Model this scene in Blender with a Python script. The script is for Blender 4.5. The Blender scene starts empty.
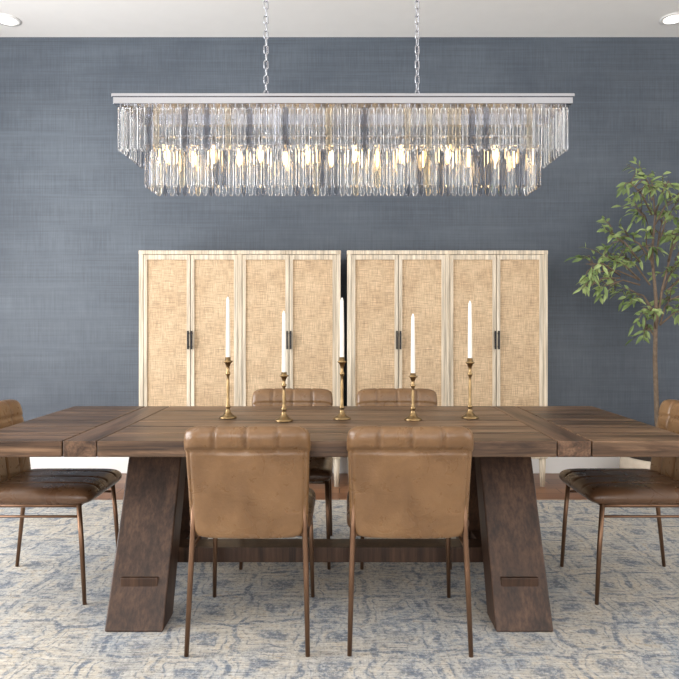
import bpy, bmesh, math, random
from mathutils import Vector, Matrix
random.seed(7)
scene=bpy.context.scene
scene.view_settings.view_transform='Standard'
CT=scene.collection

def lin(c):
    r=[]
    for v in c:
        v/=255.0
        r.append(v/12.92 if v<=0.04045 else ((v+0.055)/1.055)**2.4)
    return (r[0],r[1],r[2],1.0)

class NT:
    def __init__(s,name):
        s.m=bpy.data.materials.new(name); s.m.use_nodes=True
        s.t=s.m.node_tree; s.t.nodes.clear()
        s.out=s.n('ShaderNodeOutputMaterial'); s.b=s.n('ShaderNodeBsdfPrincipled')
        s.t.links.new(s.b.outputs[0],s.out.inputs[0])
        s.tc=None
    def n(s,t,**k):
        x=s.t.nodes.new(t)
        for a,b in k.items(): setattr(x,a,b)
        return x
    def l(s,a,b): s.t.links.new(a,b)
    def coord(s,scale=(1,1,1),rot=(0,0,0)):
        if not s.tc: s.tc=s.n('ShaderNodeTexCoord')
        mp=s.n('ShaderNodeMapping'); mp.inputs['Scale'].default_value=scale; mp.inputs['Rotation'].default_value=rot
        s.l(s.tc.outputs['Object'],mp.inputs['Vector']); return mp.outputs[0]
    def noise(s,vec,scale=5,detail=4,rough=.5,dist=0):
        x=s.n('ShaderNodeTexNoise'); x.inputs['Scale'].default_value=scale; x.inputs['Detail'].default_value=detail
        x.inputs['Roughness'].default_value=rough; x.inputs['Distortion'].default_value=dist
        s.l(vec,x.inputs['Vector']); return x.outputs['Fac']
    def ramp(s,f,stops):
        x=s.n('ShaderNodeValToRGB'); e=x.color_ramp.elements
        while len(e)<len(stops): e.new(.5)
        for i,(p,c) in enumerate(stops):
            e[i].position=p; e[i].color=c if len(c)==4 else (*c,1)
        s.l(f,x.inputs[0]); return x.outputs[0]
    def mix(s,f,a,b,mode='MIX'):
        x=s.n('ShaderNodeMix',data_type='RGBA',blend_type=mode)
        if isinstance(f,(int,float)): x.inputs[0].default_value=f
        else: s.l(f,x.inputs[0])
        for i,v in ((6,a),(7,b)):
            if isinstance(v,tuple): x.inputs[i].default_value=v
            else: s.l(v,x.inputs[i])
        return x.outputs[2]
    def bump(s,h,st=.3,d=.01):
        x=s.n('ShaderNodeBump'); x.inputs['Strength'].default_value=st; x.inputs['Distance'].default_value=d
        s.l(h,x.inputs['Height']); s.l(x.outputs[0],s.b.inputs['Normal'])
    def set(s,**k):
        for a,v in k.items():
            a=a.replace('_',' ')
            if isinstance(v,(int,float,tuple)): s.b.inputs[a].default_value=v
            else: s.l(v,s.b.inputs[a])
def simple(name,col,rough=.5,metal=0,var=.12,scale=8):
    n=NT(name); f=n.noise(n.coord(),scale,3)
    c=lin(col); a=tuple(x*(1-var) for x in c[:3])+(1,); b=tuple(min(1,x*(1+var)) for x in c[:3])+(1,)
    n.set(Base_Color=n.ramp(f,[(.3,a),(.7,b)]),Roughness=rough,Metallic=metal); return n.m

def wood(name,dark,mid,light,axis='X',rough=.4,fine=1.0,rand=.35,spec=.4,dist=.8):
    n=NT(name)
    s={'X':(.9,14,14),'Y':(14,.9,14),'Z':(14,14,.9)}[axis]
    s2={'X':(2.5,90,90),'Y':(90,2.5,90),'Z':(90,90,2.5)}[axis]
    oi=n.n('ShaderNodeObjectInfo')
    add=n.n('ShaderNodeVectorMath',operation='ADD'); mul=n.n('ShaderNodeMath',operation='MULTIPLY'); mul.inputs[1].default_value=37
    n.l(oi.outputs['Random'],mul.inputs[0]); v=n.coord(s); n.l(v,add.inputs[0]); n.l(mul.outputs[0],add.inputs[1])
    f=n.noise(add.outputs[0],1.0,7,.7,dist)
    g=n.noise(n.coord(s2),1.0*fine,3,.6)
    c=n.ramp(f,[(.36,lin(dark)),(.5,lin(mid)),(.64,lin(light))])
    c=n.mix(.6,c,n.ramp(g,[(.36,(.4,.4,.4)),(.6,(1.15,1.15,1.15))]),'MULTIPLY')
    rr=n.n('ShaderNodeMapRange'); rr.inputs[3].default_value=1-rand; rr.inputs[4].default_value=1+rand*.6
    n.l(oi.outputs['Random'],rr.inputs[0])
    c=n.mix(1.0,c,rr.outputs[0],'MULTIPLY')
    n.set(Base_Color=c,Roughness=rough); n.b.inputs['Specular IOR Level'].default_value=spec
    n.bump(g,.2,.002); return n.m

M={}
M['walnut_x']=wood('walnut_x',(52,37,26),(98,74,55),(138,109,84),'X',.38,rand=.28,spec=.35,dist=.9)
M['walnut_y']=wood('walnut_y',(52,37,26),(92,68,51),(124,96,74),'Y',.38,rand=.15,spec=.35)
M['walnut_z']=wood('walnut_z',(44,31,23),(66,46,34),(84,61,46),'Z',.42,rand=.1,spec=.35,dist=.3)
M['oak']=wood('pale_oak',(196,180,156),(212,198,176),(222,210,190),'Z',.5,rand=.04,dist=.3)
def floor_mat():
    n=NT('oak_floor')
    br=n.n('ShaderNodeTexBrick'); n.l(n.coord((1,1,1)),br.inputs['Vector'])
    br.inputs['Scale'].default_value=1; br.inputs['Brick Width'].default_value=1.6; br.inputs['Row Height'].default_value=.14
    br.inputs['Mortar Size'].default_value=.003
    br.inputs['Color1'].default_value=lin((130,88,62)); br.inputs['Color2'].default_value=lin((156,112,80)); br.inputs['Mortar'].default_value=lin((60,40,28))
    g=n.noise(n.coord((2,40,1)),1,5,.6,.5)
    c=n.mix(.5,br.outputs['Color'],n.ramp(g,[(.3,(.6,.6,.6)),(.7,(1.1,1.1,1.1))]),'MULTIPLY')
    n.set(Base_Color=c,Roughness=.35); return n.m
M['floorwood']=floor_mat()
def wall_mat():
    n=NT('blue_grasscloth')
    a=n.noise(n.coord((1.0,1.0,60)),1.6,6,.7)
    a2=n.noise(n.coord((.35,.35,14)),1.6,5,.7)
    b=n.noise(n.coord((80,80,2.5)),1.6,3,.6)
    c=n.noise(n.coord((.9,.9,1.3)),1.3,5,.65)
    col=n.ramp(c,[(.3,lin((70,79,91))),(.7,lin((89,98,109)))])
    col=n.mix(.5,col,n.ramp(a,[(.32,(.62,.62,.62)),(.68,(1.2,1.2,1.2))]),'MULTIPLY')
    col=n.mix(.22,col,n.ramp(a2,[(.32,(.68,.68,.68)),(.68,(1.2,1.2,1.2))]),'MULTIPLY')
    col=n.mix(.5,col,n.ramp(b,[(.3,(.6,.6,.6)),(.7,(1.2,1.2,1.2))]),'MULTIPLY')
    n.set(Base_Color=col,Roughness=.5); n.bump(a,.2,.003); return n.m
M['wall']=wall_mat()
M['white']=simple('white_paint',(245,244,241),.6,0,.01)
M['trim']=simple('trim_paint',(240,240,238),.4,0,.01)
def rug_mat():
    n=NT('distressed_rug')
    v=n.coord((1,1,1))
    big=n.noise(v,1.6,4,.6,.4); med=n.noise(v,7,6,.75,1.5); fin=n.noise(v,45,4,.8)
    st=n.noise(n.coord((6,150,1)),1.2,3,.7); st2=n.noise(n.coord((110,6,1)),1.2,3,.7)
    base=n.ramp(med,[(.36,lin((118,128,142))),(.46,lin((164,169,174))),(.56,lin((196,193,186))),(.68,lin((176,160,138)))])
    base=n.mix(n.ramp(big,[(.42,(0,0,0)),(.58,(.65,.65,.65))]),base,lin((202,191,172)))
    vo=n.n('ShaderNodeTexVoronoi',feature='DISTANCE_TO_EDGE'); vo.inputs['Scale'].default_value=4.0; vo.inputs['Randomness'].default_value=.25
    dv=n.n('ShaderNodeVectorMath',operation='MULTIPLY_ADD'); nn=n.n('ShaderNodeTexNoise'); nn.inputs['Scale'].default_value=7
    n.l(v,nn.inputs['Vector']); n.l(nn.outputs['Color'],dv.inputs[0]); dv.inputs[1].default_value=(.10,.10,.10); n.l(v,dv.inputs[2])
    n.l(dv.outputs[0],vo.inputs['Vector'])
    ln=n.ramp(vo.outputs['Distance'],[(0,(1,1,1)),(.035,(.9,.9,.9)),(.06,(0,0,0)),(.14,(0,0,0)),(.16,(1,1,1)),(.19,(0,0,0)),(.28,(0,0,0)),(.33,(.9,.9,.9))])
    msk=n.mix(1.0,ln,n.ramp(n.noise(v,10,5,.8),[(.42,(0,0,0)),(.54,(.95,.95,.95))]),'MULTIPLY')
    base=n.mix(msk,base,lin((102,114,130)))
    base=n.mix(n.ramp(fin,[(.5,(0,0,0)),(.58,(.6,.6,.6))]),base,lin((204,202,196)))
    base=n.mix(n.ramp(n.noise(v,65,3,.75),[(.54,(0,0,0)),(.62,(.65,.65,.65))]),base,lin((112,114,118)))
    base=n.mix(.75,base,n.ramp(st,[(.36,(.6,.6,.6)),(.6,(1.2,1.2,1.2))]),'MULTIPLY')
    base=n.mix(.4,base,n.ramp(st2,[(.3,(.7,.7,.7)),(.65,(1.1,1.1,1.1))]),'MULTIPLY')
    n.set(Base_Color=base,Roughness=.95); n.bump(fin,.3,.004); return n.m
M['rug']=rug_mat()
def rattan_mat():
    n=NT('woven_rattan')
    h=n.noise(n.coord((8,8,200)),1.3,3,.7); v=n.noise(n.coord((200,200,8)),1.3,3,.7)
    b=n.noise(n.coord((1,1,1)),7,3)
    w1=n.n('ShaderNodeTexWave',bands_direction='X'); w1.inputs['Scale'].default_value=26; w1.inputs['Distortion'].default_value=1.2; n.l(n.coord(),w1.inputs['Vector'])
    w2=n.n('ShaderNodeTexWave',bands_direction='Z'); w2.inputs['Scale'].default_value=26; w2.inputs['Distortion'].default_value=1.2; n.l(n.coord(),w2.inputs['Vector'])
    c=n.ramp(b,[(.3,lin((198,170,136))),(.7,lin((212,186,152)))])
    for x,k in ((h,.75),(v,.65)):
        c=n.mix(k,c,n.ramp(x,[(.34,(.48,.46,.43)),(.58,(1.15,1.15,1.15))]),'MULTIPLY')
    ww=n.mix(1.0,w1.outputs['Color'],w2.outputs['Color'],'MULTIPLY')
    c=n.mix(.25,c,n.ramp(ww,[(0,(.6,.6,.6)),(.5,(1.15,1.15,1.15))]),'MULTIPLY')
    n.set(Base_Color=c,Roughness=.7); n.bump(ww,.4,.002); return n.m
M['rattan']=rattan_mat()
def leather(name,c1,c2,c3,r0,r1,bst):
    n=NT(name)
    a=n.noise(n.coord(),5,5,.6,.5); b=n.noise(n.coord(),160,2,.5); w=n.noise(n.coord((1,1,1)),11,3,.55,1.6)
    cr=n.noise(n.coord((4,4,18)),1.4,2,.5,1.0)
    n.set(Base_Color=n.ramp(a,[(.3,lin(c1)),(.55,lin(c2)),(.75,lin(c3))]),Roughness=n.ramp(w,[(.3,(r0,r0,r0)),(.7,(r1,r1,r1))]))
    h=n.mix(.4,n.mix(.65,b,w),cr); n.bump(h,bst,.009); return n.m
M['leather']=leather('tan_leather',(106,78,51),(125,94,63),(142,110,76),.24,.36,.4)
M['leather_seat']=leather('shaded_seat_leather',(74,51,35),(92,66,46),(110,82,58),.24,.36,.25)  # chair leather again, darkened so the seats' shade sits in the colour
M['bronze']=simple('bronze_metal',(120,92,72),.38,.85,.1)
M['brass']=simple('aged_brass',(150,126,90),.3,1,.15,20)
M['wax']=simple('ivory_wax',(236,232,222),.45,0,.02)
M['wick']=simple('wick',(60,50,45),.9)
M['black']=simple('black_metal',(34,32,34),.4,.6)
M['chrome']=simple('polished_chrome',(180,182,188),.16,1,.03)
M['dark']=simple('shadow_gap',(70,58,46),.8)
M['bark']=simple('bark',(112,96,80),.9,0,.3,40)
M['pot']=simple('stone_planter',(205,192,174),.8,0,.08,14)
M['soil']=simple('soil',(60,48,38),1,0,.3,40)
def leafm():
    n=NT('leaf_green'); f=n.noise(n.coord(),7,3)
    n.set(Base_Color=n.ramp(f,[(.3,lin((80,102,58))),(.5,lin((122,142,84))),(.68,lin((162,178,118)))]),Roughness=.5)
    return n.m
M['leaf']=leafm()
def glass(name,col,mixt,rough=0.0):
    n=NT(name); t=n.t
    g=n.n('ShaderNodeBsdfGlass'); g.inputs['Color'].default_value=col; g.inputs['IOR'].default_value=1.55; g.inputs['Roughness'].default_value=rough
    tr=n.n('ShaderNodeBsdfTransparent'); tr.inputs['Color'].default_value=tuple(x**.5 for x in col[:3])+(1,)
    mx=n.n('ShaderNodeMixShader'); mx.inputs[0].default_value=mixt
    n.l(g.outputs[0],mx.inputs[1]); n.l(tr.outputs[0],mx.inputs[2])
    n.l(mx.outputs[0],n.out.inputs[0]); t.nodes.remove(n.b); return n.m
M['g1']=glass('crystal_clear',(1,1,1,1),.15)
M['g2']=glass('crystal_smoke',(.70,.71,.74,1),.15)
M['g3']=glass('crystal_champagne',(1,.96,.88,1),.15)
def emis(name,col,s):
    n=NT(name); n.set(Base_Color=col,Emission_Color=col,Emission_Strength=s); return n.m
M['bulb']=emis('warm_bulb',(1,.66,.30,1),10)
M['downlight']=emis('downlight_lens',(1,.96,.9,1),2.5)

def finish(name,bm,mats,parent=None,smooth=False,loc=None):
    me=bpy.data.meshes.new(name); 
    bmesh.ops.recalc_face_normals(bm,faces=bm.faces)
    bm.to_mesh(me); bm.free()
    for m in (mats if isinstance(mats,(list,tuple)) else [mats]): me.materials.append(m)
    if smooth:
        for p in me.polygons: p.use_smooth=True
    o=bpy.data.objects.new(name,me); CT.objects.link(o)
    if parent: o.parent=parent
    if loc: o.location=loc
    return o
def empty(name,loc=(0,0,0),rot=0):
    o=bpy.data.objects.new(name,None); o.location=loc; o.rotation_euler=(0,0,rot); o.empty_display_size=.1
    CT.objects.link(o); return o
def addbox(bm,a,b,mi=0):
    vs=[bm.verts.new((x,y,z)) for x in (a[0],b[0]) for y in (a[1],b[1]) for z in (a[2],b[2])]
    fs=[(0,1,3,2),(4,6,7,5),(0,4,5,1),(2,3,7,6),(0,2,6,4),(1,5,7,3)]
    for f in fs:
        q=bm.faces.new([vs[i] for i in f]); q.material_index=mi
    return vs
def box(name,a,b,mat,parent=None,bev=.004):
    bm=bmesh.new(); addbox(bm,a,b); o=finish(name,bm,mat,parent)
    if bev:
        m=o.modifiers.new('b','BEVEL'); m.width=bev; m.segments=2; m.limit_method='ANGLE'
    return o
def addtube(bm,pts,rads,seg=10,mi=0,caps=True):
    pts=[Vector(p) for p in pts]; rings=[]
    for i,p in enumerate(pts):
        d=(pts[min(i+1,len(pts)-1)]-pts[max(i-1,0)]).normalized()
        up=Vector((0,1,0)) if abs(d.z)>.9 else Vector((0,0,1))
        x=d.cross(up).normalized(); y=d.cross(x).normalized()
        r=rads[i] if isinstance(rads,(list,tuple)) else rads
        rings.append([bm.verts.new(p+x*r*math.cos(2*math.pi*k/seg)+y*r*math.sin(2*math.pi*k/seg)) for k in range(seg)])
    for i in range(len(rings)-1):
        for k in range(seg):
            f=bm.faces.new((rings[i][k],rings[i][(k+1)%seg],rings[i+1][(k+1)%seg],rings[i+1][k])); f.material_index=mi; f.smooth=True
    if caps:
        f=bm.faces.new(rings[0]); f.material_index=mi
        f=bm.faces.new(rings[-1]); f.material_index=mi
def addlathe(bm,prof,c=(0,0,0),seg=24,mi=0):
    rings=[]
    for r,z in prof:
        rings.append([bm.verts.new((c[0]+r*math.cos(2*math.pi*k/seg),c[1]+r*math.sin(2*math.pi*k/seg),c[2]+z)) for k in range(seg)])
    for i in range(len(rings)-1):
        for k in range(seg):
            f=bm.faces.new((rings[i][k],rings[i][(k+1)%seg],rings[i+1][(k+1)%seg],rings[i+1][k])); f.smooth=True; f.material_index=mi
    for r in (rings[0],rings[-1]):
        f=bm.faces.new(r); f.material_index=mi

# ---------------- room
FZ=-.008; CZ=3.55; XL,XR,YB,YF=-3.8,3.7,5.25,-2.4
box('floor',(XL-.1,YF-.1,FZ-.1),(XR+.1,YB+.1,FZ),M['floorwood'],bev=0)
box('ceiling',(XL-.1,YF-.1,CZ),(XR+.1,YB+.1,CZ+.1),M['white'],bev=0)
box('wall_back',(XL-.1,YB,FZ),(XR+.1,YB+.1,CZ),M['wall'],bev=0)
z0,z1=.3,3.1
def sidewall(nm,xa,xb,y0,y1):
    bm=bmesh.new()
    addbox(bm,(xa,YF,FZ),(xb,YB,z0)); addbox(bm,(xa,YF,z1),(xb,YB,CZ)); addbox(bm,(xa,YF,z0),(xb,y0,z1)); addbox(bm,(xa,y1,z0),(xb,YB,z1))
    finish(nm,bm,M['white'])
sidewall('wall_left',XL-.1,XL,.6,3.8)
sidewall('wall_right',XR,XR+.1,-.4,2.4)
bm=bmesh.new()
addbox(bm,(XL-.1,YF-.1,FZ),(XR+.1,YF,z0)); addbox(bm,(XL-.1,YF-.1,z1),(XR+.1,YF,CZ))
for a,b in ((XL-.1,-2.9),(-.35,.35),(2.9,XR+.1)): addbox(bm,(a,YF-.1,z0),(b,YF,z1))
finish('wall_front',bm,M['white'])
def window(name,axis,a,b,pos):
    bm=bmesh.new(); t=.05
    def bx(u0,u1,w0,w1):
        if axis=='X': addbox(bm,(u0,pos,w0),(u1,pos+.06,w1))
        else: addbox(bm,(pos,u0,w0),(pos+.06,u1,w1))
    bx(a,a+t,z0,z1); bx(b-t,b,z0,z1); bx(a+t,b-t,z0,z0+t); bx(a+t,b-t,z1-t,z1)
    for k in (1,2): 
        c=a+(b-a)*k/3; bx(c-.02,c+.02,z0+t,z1-t)
    finish(name,bm,M['trim'])
window('added_window_1','X',-2.9,-.35,YF-.08); window('added_window_2','X',.35,2.9,YF-.08); window('window_3','Y',.6,3.8,XL-.08); window('added_window_4','Y',-.4,2.4,XR+.02)  # unseen windows behind the camera and at right are added for light
box('baseboard_back',(XL,YB-.02,FZ),(XR,YB,.125),M['trim'],bev=.004)
box('baseboard_left',(XL,YF,FZ),(XL+.02,YB-.02,.125),M['trim'],bev=.004)
box('baseboard_right',(XR-.02,YF,FZ),(XR,YB-.02,.125),M['trim'],bev=.004)
box('area_rug',(-3.0,.7,FZ),(3.0,4.42,-.001),M['rug'],bev=.002)

# ---------------- cabinets
def cabinet(x0,x1):
    zc0,zc1=.205,1.755; yf,yb=4.78,5.2
    root=empty('rattan_cabinet',((x0+x1)/2,(yf+yb)/2,FZ))
    w=(x1-x0)/2; d=(yb-yf)/2; a=zc0-FZ; h=zc1-FZ
    box('carcass',(-w+.02,-d+.035,a+.02),(w-.02,d-.005,h-.025),M['dark'],root,0)
    box('top',(-w-.003,-d,h-.03),(w+.003,d,h),M['oak'],root)
    box('bottom',(-w,-d,a),(w,d,a+.03),M['oak'],root)
    for nm,xx in (('side_l',-w),('side_r',w-.032)): box(nm,(xx,-d,a+.03),(xx+.032,d,h-.03),M['oak'],root,.002)
    box('centre_post',(-.016,-d,a+.03),(.016,d-.01,h-.03),M['oak'],root,.002)
    for sx in (-1,1):
        for sy in (-1,1):
            bm=bmesh.new(); addtube(bm,[(sx*(w-.03),sy*(d-.03),a),(sx*(w-.03),sy*(d-.03),0)],[.026,.018],12); finish('leg',bm,M['oak'],root)
    spans=[(-w+.034,-.018),(.018,w-.034)]
    for s0,s1 in spans:
        mid=(s0+s1)/2
        for d0,d1 in ((s0,mid-.0025),(mid+.0025,s1)):
            zz0,zz1=a+.033,h-.033; f=.026
            bm=bmesh.new(); yy0,yy1=-d+.004,-d+.028
            addbox(bm,(d0,yy0,zz0),(d0+f,yy1,zz1)); addbox(bm,(d1-f,yy0,zz0),(d1,yy1,zz1))
            addbox(bm,(d0+f,yy0,zz0),(d1-f,yy1,zz0+.04)); addbox(bm,(d0+f,yy0,zz1-.035),(d1-f,yy1,zz1))
            finish('door_frame',bm,M['oak'],root)
            bm=bmesh.new(); addbox(bm,(d0+f,yy0+.010,zz0+.04),(d1-f,yy1-.004,zz1-.035)); finish('rattan_panel',bm,M['rattan'],root)
        bm=bmesh.new(); zc=1.2-(340-325)/135-FZ
        for hx in (mid-.013,mid+.013):
            addbox(bm,(hx-.006,-d-.025,zc-.068),(hx+.006,-d-.013,zc+.068))
            for q in (-.05,.05): addbox(bm,(hx-.004,-d-.014,zc+q-.004),(hx+.004,-d+.005,zc+q+.004))
        finish('handles',bm,M['black'],root)
cabinet(-1.492,.008); cabinet(.058,1.548)

# ---------------- dining table
TX0,TX1=-1.44,1.372; TY0,TY1=2.44,3.49; TZ=.76; TH=.062
tab=empty('dining_table',((TX0+TX1)/2,(TY0+TY1)/2,0)); ox,oy=tab.location.x,tab.location.y
def tb(nm,a,b,m,bev=.003): box(nm,(a[0]-ox,a[1]-oy,a[2]),(b[0]-ox,b[1]-oy,b[2]),m,tab,bev)
sL,sR=-1.05,.955
nb=6; bw=(TY1-TY0)/nb
g=.003
for i in range(nb):
    y0=TY0+i*bw+(g if i else 0); y1=TY0+(i+1)*bw-(g if i<nb-1 else 0)
    tb('board_main',(sL+.13,y0,TZ-TH),(sR-.13,y1,TZ),M['walnut_x'],.004)
    tb('board_leaf',(TX0+.0,y0,TZ-TH),(sL-.005,y1,TZ),M['walnut_x'],.004)
    tb('board_leaf',(sR+.005,y0,TZ-TH),(TX1,y1,TZ),M['walnut_x'],.004)
tb('underlay',(TX0+.02,TY0+.02,TZ-TH+.001),(TX1-.02,TY1-.02,TZ-.02),M['walnut_x'],0)
tb('breadboard',(sL,TY0,TZ-TH),(sL+.13-g,TY1,TZ),M['walnut_y'],.004); tb('breadboard',(sR-.13+g,TY0,TZ-TH),(sR,TY1,TZ),M['walnut_y'],.004)
yc=(TY0+TY1)/2; zt=TZ-TH
def plank(nm,x0,x1,sgn):
    yb0,yb1=yc-sgn*.455,yc-sgn*.30; yt0,yt1=yc-sgn*.125,yc-sgn*.0
    bm=bmesh.new(); pts=[]
    for x in (x0-ox,x1-ox):
        pts.append([bm.verts.new((x,y-oy,z)) for y,z in ((yb0,0),(yb1,0),(yt1,zt),(yt0,zt))])
    A,B=pts
    bm.faces.new(A); bm.faces.new(B)
    for i in range(4): bm.faces.new((A[i],A[(i+1)%4],B[(i+1)%4],B[i]))
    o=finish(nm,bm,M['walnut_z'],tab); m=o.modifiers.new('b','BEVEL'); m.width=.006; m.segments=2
for nm,x0,x1 in (('left',-.92,-.69),('right',.612,.838)):
    plank('trestle_leg',x0,x1,1); plank('trestle_leg',x0,x1,-1)
    xm=(x0+x1)/2
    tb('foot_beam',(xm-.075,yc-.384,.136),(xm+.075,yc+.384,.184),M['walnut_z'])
    tb('top_cleat',(x0-.02,yc-.42,zt-.0),(x1+.02,yc+.42,zt+.001),M['walnut_y'],0)
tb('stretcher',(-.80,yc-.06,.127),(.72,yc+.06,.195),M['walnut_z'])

# ---------------- chairs
def slab(fn,nx=64,ny=40):
    bm=bmesh.new()
    us=[math.sin(math.pi/2*(2*i/nx-1)) for i in range(nx+1)]; vs=[math.sin(math.pi/2*(2*j/ny-1)) for j in range(ny+1)]
    for side in (-1,1):
        G=[[bm.verts.new(fn(u,v,side)) for v in vs] for u in us]
        for i in range(nx):
            for j in range(ny): bm.faces.new((G[i][j],G[i+1][j],G[i+1][j+1],G[i][j+1]))
    bmesh.ops.remove_doubles(bm,verts=bm.verts,dist=.00001)
    return bm
def e(s,n): return math.sqrt(max(0,1-abs(s)**n))
def gau(x,w): return math.exp(-(x/w)**2)
def back_fn(u,v,side):
    h=.425; z0b=.412; zz=z0b+h*(v+1)/2
    w=.218+.010*(v+1)/2
    if v>.58: w+=.004
    x=u*w*(1-.05*abs(v)**10)
    zz-= .018*abs(u)**10*(1 if v>0 else -1)*abs(v)
    seam=sum(gau(u-c,.022) for c in (-.5,0,.5))
    if v>0: zz-=.004*seam*v**8
    t=.03*e(u,8)*e(v,14)
    if side>0:
        t*=(1.15-.4*seam-.25*gau(v-.62,.03))
    else:
        if v>.60: t*=(1.4-.45*seam)*(1+.15*math.sin((v-.6)/.4*math.pi))
        t*=(1-.65*gau(v-.6,.022))
        if v<.6: t*=(1-.35*gau(abs(u)-.93,.018))
        t+=.0022*math.sin(u*9+v*4)*math.sin(v*7-u*3)*e(u,8)*e(v,14)
    yb=-.225-.065*((v+1)/2)**1.3 +.018*u*u
    return (x,yb+side*t,zz)
def seat_fn(u,v,side):
    x=u*.232*(1-.06*abs(v)**10); y=.02+v*.245*(1-.05*abs(u)**10)
    t=.036*e(u,10)*e(v,10)
    seam=sum(gau(u-c,.02) for c in (-.5,0,.5))
    if side>0: t*=(1.1-.28*seam)*(1+.12*(1-u*u)*(1-v*v))
    return (x,y,.455+side*t)
CH={}
def chair(loc,rot):
    r=empty('dining_chair',loc,rot)
    if not CH:
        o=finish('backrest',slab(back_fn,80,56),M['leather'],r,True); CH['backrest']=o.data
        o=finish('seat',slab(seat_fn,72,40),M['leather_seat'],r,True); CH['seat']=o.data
        bm=bmesh.new()
        for sx in (-1,1):
            addtube(bm,[(sx*.2,-.232,.60),(sx*.207,-.222,.44),(sx*.212,-.235,.3),(sx*.22,-.27,0)],[.008,.0105,.0105,.0085],12)
            addtube(bm,[(sx*.205,.21,.43),(sx*.211,.225,.25),(sx*.217,.24,0)],[.011,.0105,.0085],12)
            addtube(bm,[(sx*.209,-.227,.375),(sx*.209,.213,.375)],.006,8)
            addtube(bm,[(sx*.2,-.21,.42),(sx*.2,.21,.42)],.009,8)
        addtube(bm,[(-.2,.205,.42),(.2,.205,.42)],.009,8); addtube(bm,[(-.2,-.2,.42),(.2,-.2,.42)],.009,8)
        o=finish('leg_frame',bm,M['bronze'],r); CH['leg_frame']=o.data
    else:
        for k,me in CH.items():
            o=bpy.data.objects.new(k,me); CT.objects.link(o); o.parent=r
chair((-.335,2.60,0),0); chair((.261,2.60,0),math.radians(-1))
chair((-.268,3.40,0),math.pi); chair((.327,3.40,0),math.pi)
chair((-1.335,2.98,0),-math.pi/2); chair((1.345,2.98,0),math.pi/2)

# ---------------- candlesticks
def candlestick(px,top,mid,base_y):
    s=(base_y-325)/.44; d=643/s; x=(px-339.5)/s
    H=(base_y-mid)/s; C=(mid-top)/s
    r=empty('candlestick',(x,d,TZ))
    bm=bmesh.new()
    pr=[(.0405,0),(.0415,.004),(.038,.009),(.030,.013),(.020,.020),(.012,.032),(.0085,.045),(.012,.052),(.0125,.057),(.008,.063),(.0065,H*.35),(.0078,H*.5),(.0062,H*.62),(.0058,H*.68),(.0115,H*.72),(.012,H*.74),(.0065,H*.77),(.0085,H*.84),(.014,H*.9),(.021,H*.915),(.022,H*.93),(.013,H*.945),(.0125,H),(.0105,H)]
    addlathe(bm,pr,seg=28); finish('brass_holder',bm,M['brass'],r)
    bm=bmesh.new(); addlathe(bm,[(.0102,H-.015),(.0102,H),(.0095,H+C*.5),(.0075,H+C*.93),(.0035,H+C*.985),(.001,H+C*.99)],seg=20)
    addtube(bm,[(0,0,H+C*.98),(.001,0,H+C)],.0012,6,1); finish('taper_candle',bm,[M['wax'],M['wick']],r)
for a in ((228,296,357,418),(284,310,372,421),(342,297,357,419),(413,313,373,420),(470,300,358,418)): candlestick(*a)

# ---------------- chandelier
cxc=.015; cyc=2.96
ch=empty('crystal_chandelier',(cxc,cyc,1.79))
def L(p): return (p[0]-cxc,p[1]-cyc,p[2]-1.79)
def prism(bm,x,y,zt,ln,w,ang,mi):
    prof=[(w*.42,zt),(w*.5,zt-.006),(w*.5,zt-ln+.012),(w*.26,zt-ln)]
    rings=[]
    for r,z in prof:
        R=[]
        for (lx,ly) in ((1,0),(.5,.5),(-.5,.5),(-1,0),(-.5,-.5),(.5,-.5)):
            X=r*lx; Y=-r*ly
            R.append(bm.verts.new(L((x+X*math.cos(ang)-Y*math.sin(ang),y+X*math.sin(ang)+Y*math.cos(ang),z))))
        rings.append(R)
    n=6
    for i in range(3):
        for k in range(n):
            f=bm.faces.new((rings[i][k],rings[i][(k+1)%n],rings[i+1][(k+1)%n],rings[i+1][k])); f.material_index=mi
    for R in (rings[0],rings[-1]):
        f=bm.faces.new(R); f.material_index=mi
bm=bmesh.new(); hooks=bmesh.new()
def tier(hx,hy,zt,ln,sp,w):
    def put(x,y,a):
        mi=random.choices((0,1,2),(.6,.25,.15))[0]
        prism(bm,x,y,zt,ln,w,a+random.uniform(-.03,.03),mi)
        addbox(hooks,L((x-.002,y-.002,zt)),L((x+.002,y+.002,zt+.014)))
    n=int(2*hx/sp)
    for i in range(n+1):
        x=cxc-hx+2*hx*i/n; put(x,cyc-hy,0); put(x,cyc+hy,math.pi)
    m=max(2,int(2*hy/sp))
    for i in range(1,m):
        y=cyc-hy+2*hy*i/m; put(cxc-hx,y,-math.pi/2); put(cxc+hx,y,math.pi/2)
tier(.972,.15,2.15,.192,.031,.025)
tier(.872,.092,1.985,.172,.031,.025)
finish('crystal_prisms',bm,[M['g1'],M['g2'],M['g3']],ch)
finish('crystal_hooks',hooks,M['chrome'],ch)
bm=bmesh.new()
def ring(hx,hy,za,zb,t):
    addbox(bm,L((cxc-hx,cyc-hy,za)),L((cxc+hx,cyc-hy+t,zb))); addbox(bm,L((cxc-hx,cyc+hy-t,za)),L((cxc+hx,cyc+hy,zb)))
    addbox(bm,L((cxc-hx,cyc-hy+t,za)),L((cxc-hx+t,cyc+hy-t,zb))); addbox(bm,L((cxc+hx-t,cyc-hy+t,za)),L((cxc+hx,cyc+hy-t,zb)))
ring(1.0,.165,2.163,2.192,.03); ring(1.006,.171,2.192,2.206,.036)
addbox(bm,L((cxc-.97,cyc-.13,2.19)),L((cxc+.97,cyc+.13,2.2)))
ring(.882,.098,1.999,2.007,.014)
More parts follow.
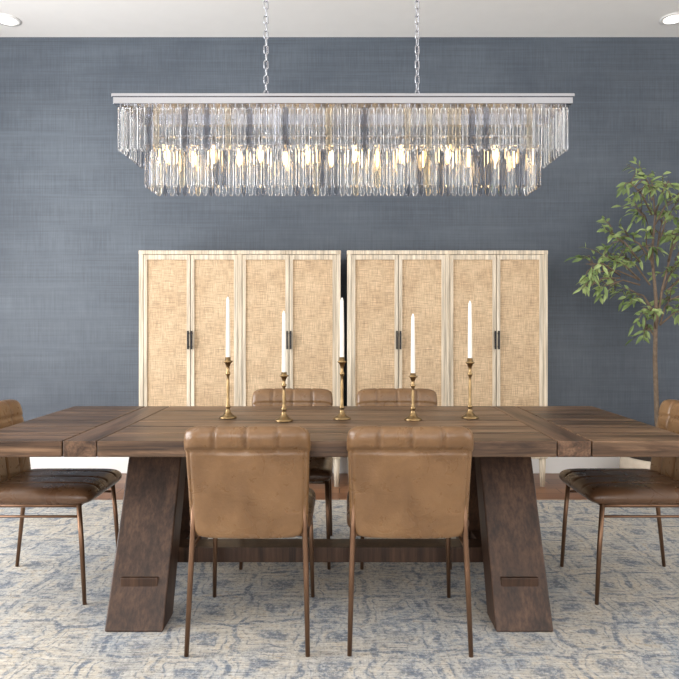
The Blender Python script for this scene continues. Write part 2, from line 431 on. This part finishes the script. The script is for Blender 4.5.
for sx in (-.85,-.3,.3,.85):
    for sy in (-.085,.085): addbox(bm,L((cxc+sx-.004,cyc+sy-.004,2.0)),L((cxc+sx+.004,cyc+sy+.004,2.19)))
addbox(bm,L((cxc-.87,cyc-.012,2.06)),L((cxc+.87,cyc+.012,2.072)))
o=finish('chrome_frame',bm,M['chrome'],ch); m=o.modifiers.new('b','BEVEL'); m.width=.002; m.segments=1
bm=bmesh.new()
for i in range(16):
    x=cxc-.80+1.60*i/15; yy=cyc+(.035 if i%2 else -.035)
    addbox(bm,L((x-.004,min(cyc,yy),2.052)),L((x+.004,max(cyc,yy),2.06)))
    addlathe(bm,[(.009,0),(.009,-.04),(.010,-.045)],L((x,yy,2.055)),12,0)
    addlathe(bm,[(.006,-.045),(.010,-.060),(.0125,-.076),(.010,-.096),(.005,-.115),(.001,-.12)],L((x,yy,2.055)),12,1)
finish('candelabra_bulbs',bm,[M['chrome'],M['bulb']],ch)
bm=bmesh.new()
def link(c,rot,hl=.02,hw=.010,r=.0026):
    N=14; ring_=[]
    for k in range(N):
        a=2*math.pi*k/N; ring_.append((hw*math.cos(a),math.sin(a)*hw+(hl-hw)*(1 if math.sin(a)>0 else -1)))
    vs=[]
    for k in range(N):
        px,pz=ring_[k]; a=2*math.pi*k/N; R=[]
        for q in range(6):
            b=2*math.pi*q/6; rr=r*math.cos(b); yy=r*math.sin(b)
            X=px+rr*math.cos(a); Z=pz+rr*math.sin(a)
            R.append(bm.verts.new(L((c[0]+X*math.cos(rot)-yy*math.sin(rot),c[1]+X*math.sin(rot)+yy*math.cos(rot),c[2]+Z))))
        vs.append(R)
    for k in range(N):
        for q in range(6):
            f=bm.faces.new((vs[k][q],vs[k][(q+1)%6],vs[(k+1)%N][(q+1)%6],vs[(k+1)%N][q])); f.smooth=True
for cx in (-.338,.358):
    z=2.225; i=0
    addlathe(bm,[(.02,0),(.02,.008),(.006,.014)],L((cx,cyc,2.2)),14)
    while z<CZ-.04:
        link((cx,cyc,z),math.radians(20) if i%2 else math.radians(110)); z+=.0345; i+=1
    addlathe(bm,[(.06,-.025),(.06,0)],L((cx,cyc,CZ)),24)
    addtube(bm,[L((cx+.004,cyc,2.2)),L((cx+.004,cyc,CZ-.02))],.0018,6)
finish('suspension_chains',bm,M['chrome'],ch)

# ---------------- recessed lights
for x,y in ((-2.56,4.95),(2.56,4.93),(-2.56,1.2),(2.56,1.2)):
    r=empty('recessed_light',(x,y,CZ))
    bm=bmesh.new(); 
    addlathe(bm,[(.10,0),(.10,-.006),(.072,-.008),(.07,-.002)],seg=32); finish('trim_ring',bm,M['trim'],r)
    bm=bmesh.new(); addlathe(bm,[(.068,-.0085),(.068,-.0095)],seg=32); finish('lens',bm,M['downlight'],r)

# ---------------- tree
tx,ty=2.38,4.76
tree=empty('potted_tree',(tx,ty,FZ))
def P(px,py,dy=0):
    d=ty+dy; s=643/d
    return Vector(((px-339.5)/s-tx,dy,1.2-(py-325)/s-FZ))
bm=bmesh.new()
addlathe(bm,[(.20,0),(.25,.03),(.285,.12),(.28,.20),(.265,.235),(.245,.235),(.25,.20)],seg=40); finish('planter',bm,M['pot'],tree)
bm=bmesh.new(); addlathe(bm,[(.25,.17),(.25,.205)],seg=30); finish('soil',bm,M['soil'],tree)
bw_=bmesh.new(); lf=bmesh.new()
def leaf(p,d,ln,w):
    d=d.normalized(); s=d.cross(Vector((random.uniform(-.5,.5),random.uniform(-1,-.2),random.uniform(.1,1)))).normalized(); n=s.cross(d)
    a=lf.verts.new(p); mid=[];l=[];r=[]
    for t,k in ((.2,.6),(.45,1),(.75,.65)):
        c=p+d*ln*t-Vector((0,0,1))*ln*.25*t*t
        mid.append(lf.verts.new(c)); l.append(lf.verts.new(c+s*w*k+n*w*.3*k)); r.append(lf.verts.new(c-s*w*k+n*w*.3*k))
    tip=lf.verts.new(p+d*ln-Vector((0,0,1))*ln*.25)
    lf.faces.new((a,l[0],mid[0])); lf.faces.new((a,mid[0],r[0]))
    for i in range(2):
        lf.faces.new((l[i],l[i+1],mid[i+1],mid[i])); lf.faces.new((mid[i],mid[i+1],r[i+1],r[i]))
    lf.faces.new((l[2],tip,mid[2])); lf.faces.new((mid[2],tip,r[2]))
def rv(a): return Vector((random.uniform(-a,a),random.uniform(-a,a),random.uniform(-a,a)))
def twig(p,q,nl):
    m=(p+q)/2+Vector((0,0,.03))+rv(.02)
    addtube(bw_,[p,m,q],[.004,.003,.0015],5)
    for i in range(nl):
        t=.3+.7*i/(nl-1); c=(p*(1-t)**2+m*2*t*(1-t)+q*t*t)
        d=(q-p).normalized()*.7+Vector((random.uniform(-.9,.9),random.uniform(-.7,.7),random.uniform(-.6,.45)))
        leaf(c,d,random.uniform(.05,.09),random.uniform(.010,.016))
trunk=[Vector((0,0,.18)),P(657,420),P(655,360),P(656,300),P(652,255),P(655,215),P(652,180)]
addtube(bw_,trunk,[.022,.018,.016,.013,.010,.006,.003],10)
tr2=[P(656,330),P(662,290),P(672,250),P(690,215),P(700,190)]
addtube(bw_,tr2,[.010,.009,.007,.005,.003],8)
cl=[(630,182,652,215),(644,176,652,200),(668,182,655,215),(676,196,655,225),(638,208,652,235),(662,222,656,260),(678,232,668,262),(626,236,652,262),(672,210,660,240),
(610,234,640,262),(622,256,650,285),(604,256,640,280),(586,264,620,275),(584,290,620,278),(606,286,640,285),(596,272,640,280),(634,292,653,310),(650,308,656,330),(670,300,660,325),(644,328,656,340),(674,272,664,290),(646,245,653,270),
(692,240,675,260),(700,215,685,235),(705,265,668,290),(720,290,670,300),(735,260,680,270),(700,180,690,215),(715,200,695,215),(690,310,660,325)]
for a,b,c,d in cl:
    dy=random.uniform(-.25,.2)
    st=P(c,d,0); en=P(a,b,dy)
    m=(st+en)/2+Vector((0,0,.04)); addtube(bw_,[st,m,en],[.007,.006,.003],6)
    for k in range(6):
        t=random.uniform(.55,1); p=st*(1-t)**2+m*2*t*(1-t)+en*t*t
        q=p+rv(.11)+(en-st).normalized()*.04+Vector((random.uniform(-.03,.03),0,-.01))
        twig(p,q,5)
finish('trunk_and_branches',bw_,M['bark'],tree); finish('foliage',lf,M['leaf'],tree)

# ---------------- lights
def area(name,loc,rot,sx,sy,pw,col=(1,1,1)):
    l=bpy.data.lights.new(name,'AREA'); l.shape='RECTANGLE'; l.size=sx; l.size_y=sy; l.energy=pw; l.color=col
    o=bpy.data.objects.new(name,l); o.location=loc; o.rotation_euler=rot; CT.objects.link(o)
R90=math.radians(90); RT=math.radians(104)
area('unseen_daylight',(-1.62,YF-.3,1.6),(RT,0,0),2.5,2.6,100,(1,.98,.96))  # added frontal source behind the camera, lights the back wall evenly
area('unseen_daylight',(1.62,YF-.3,1.6),(RT,0,0),2.5,2.6,65,(1,.98,.96))  # second added frontal source, weaker
area('unseen_daylight',(XL-.36,2.2,1.6),(RT,0,-R90),3.1,2.6,280,(.985,.99,1))
area('unseen_daylight',(XR+.36,1.0,1.6),(RT,0,R90),2.7,2.6,60,(1,.98,.95))  # added side fill from the right, behind an unseen opening
w=bpy.data.worlds.new('sky'); scene.world=w; w.use_nodes=True
w.node_tree.nodes['Background'].inputs[0].default_value=(.93,.96,1,1); w.node_tree.nodes['Background'].inputs[1].default_value=1.0

# ---------------- camera
cam=bpy.data.cameras.new('camera'); co=bpy.data.objects.new('camera',cam); CT.objects.link(co)
co.location=(0,0,1.2); co.rotation_euler=(math.radians(90),0,0)
cam.sensor_width=36; cam.lens=643/679*36; cam.shift_y=-14.5/679; cam.clip_start=.05
scene.camera=co
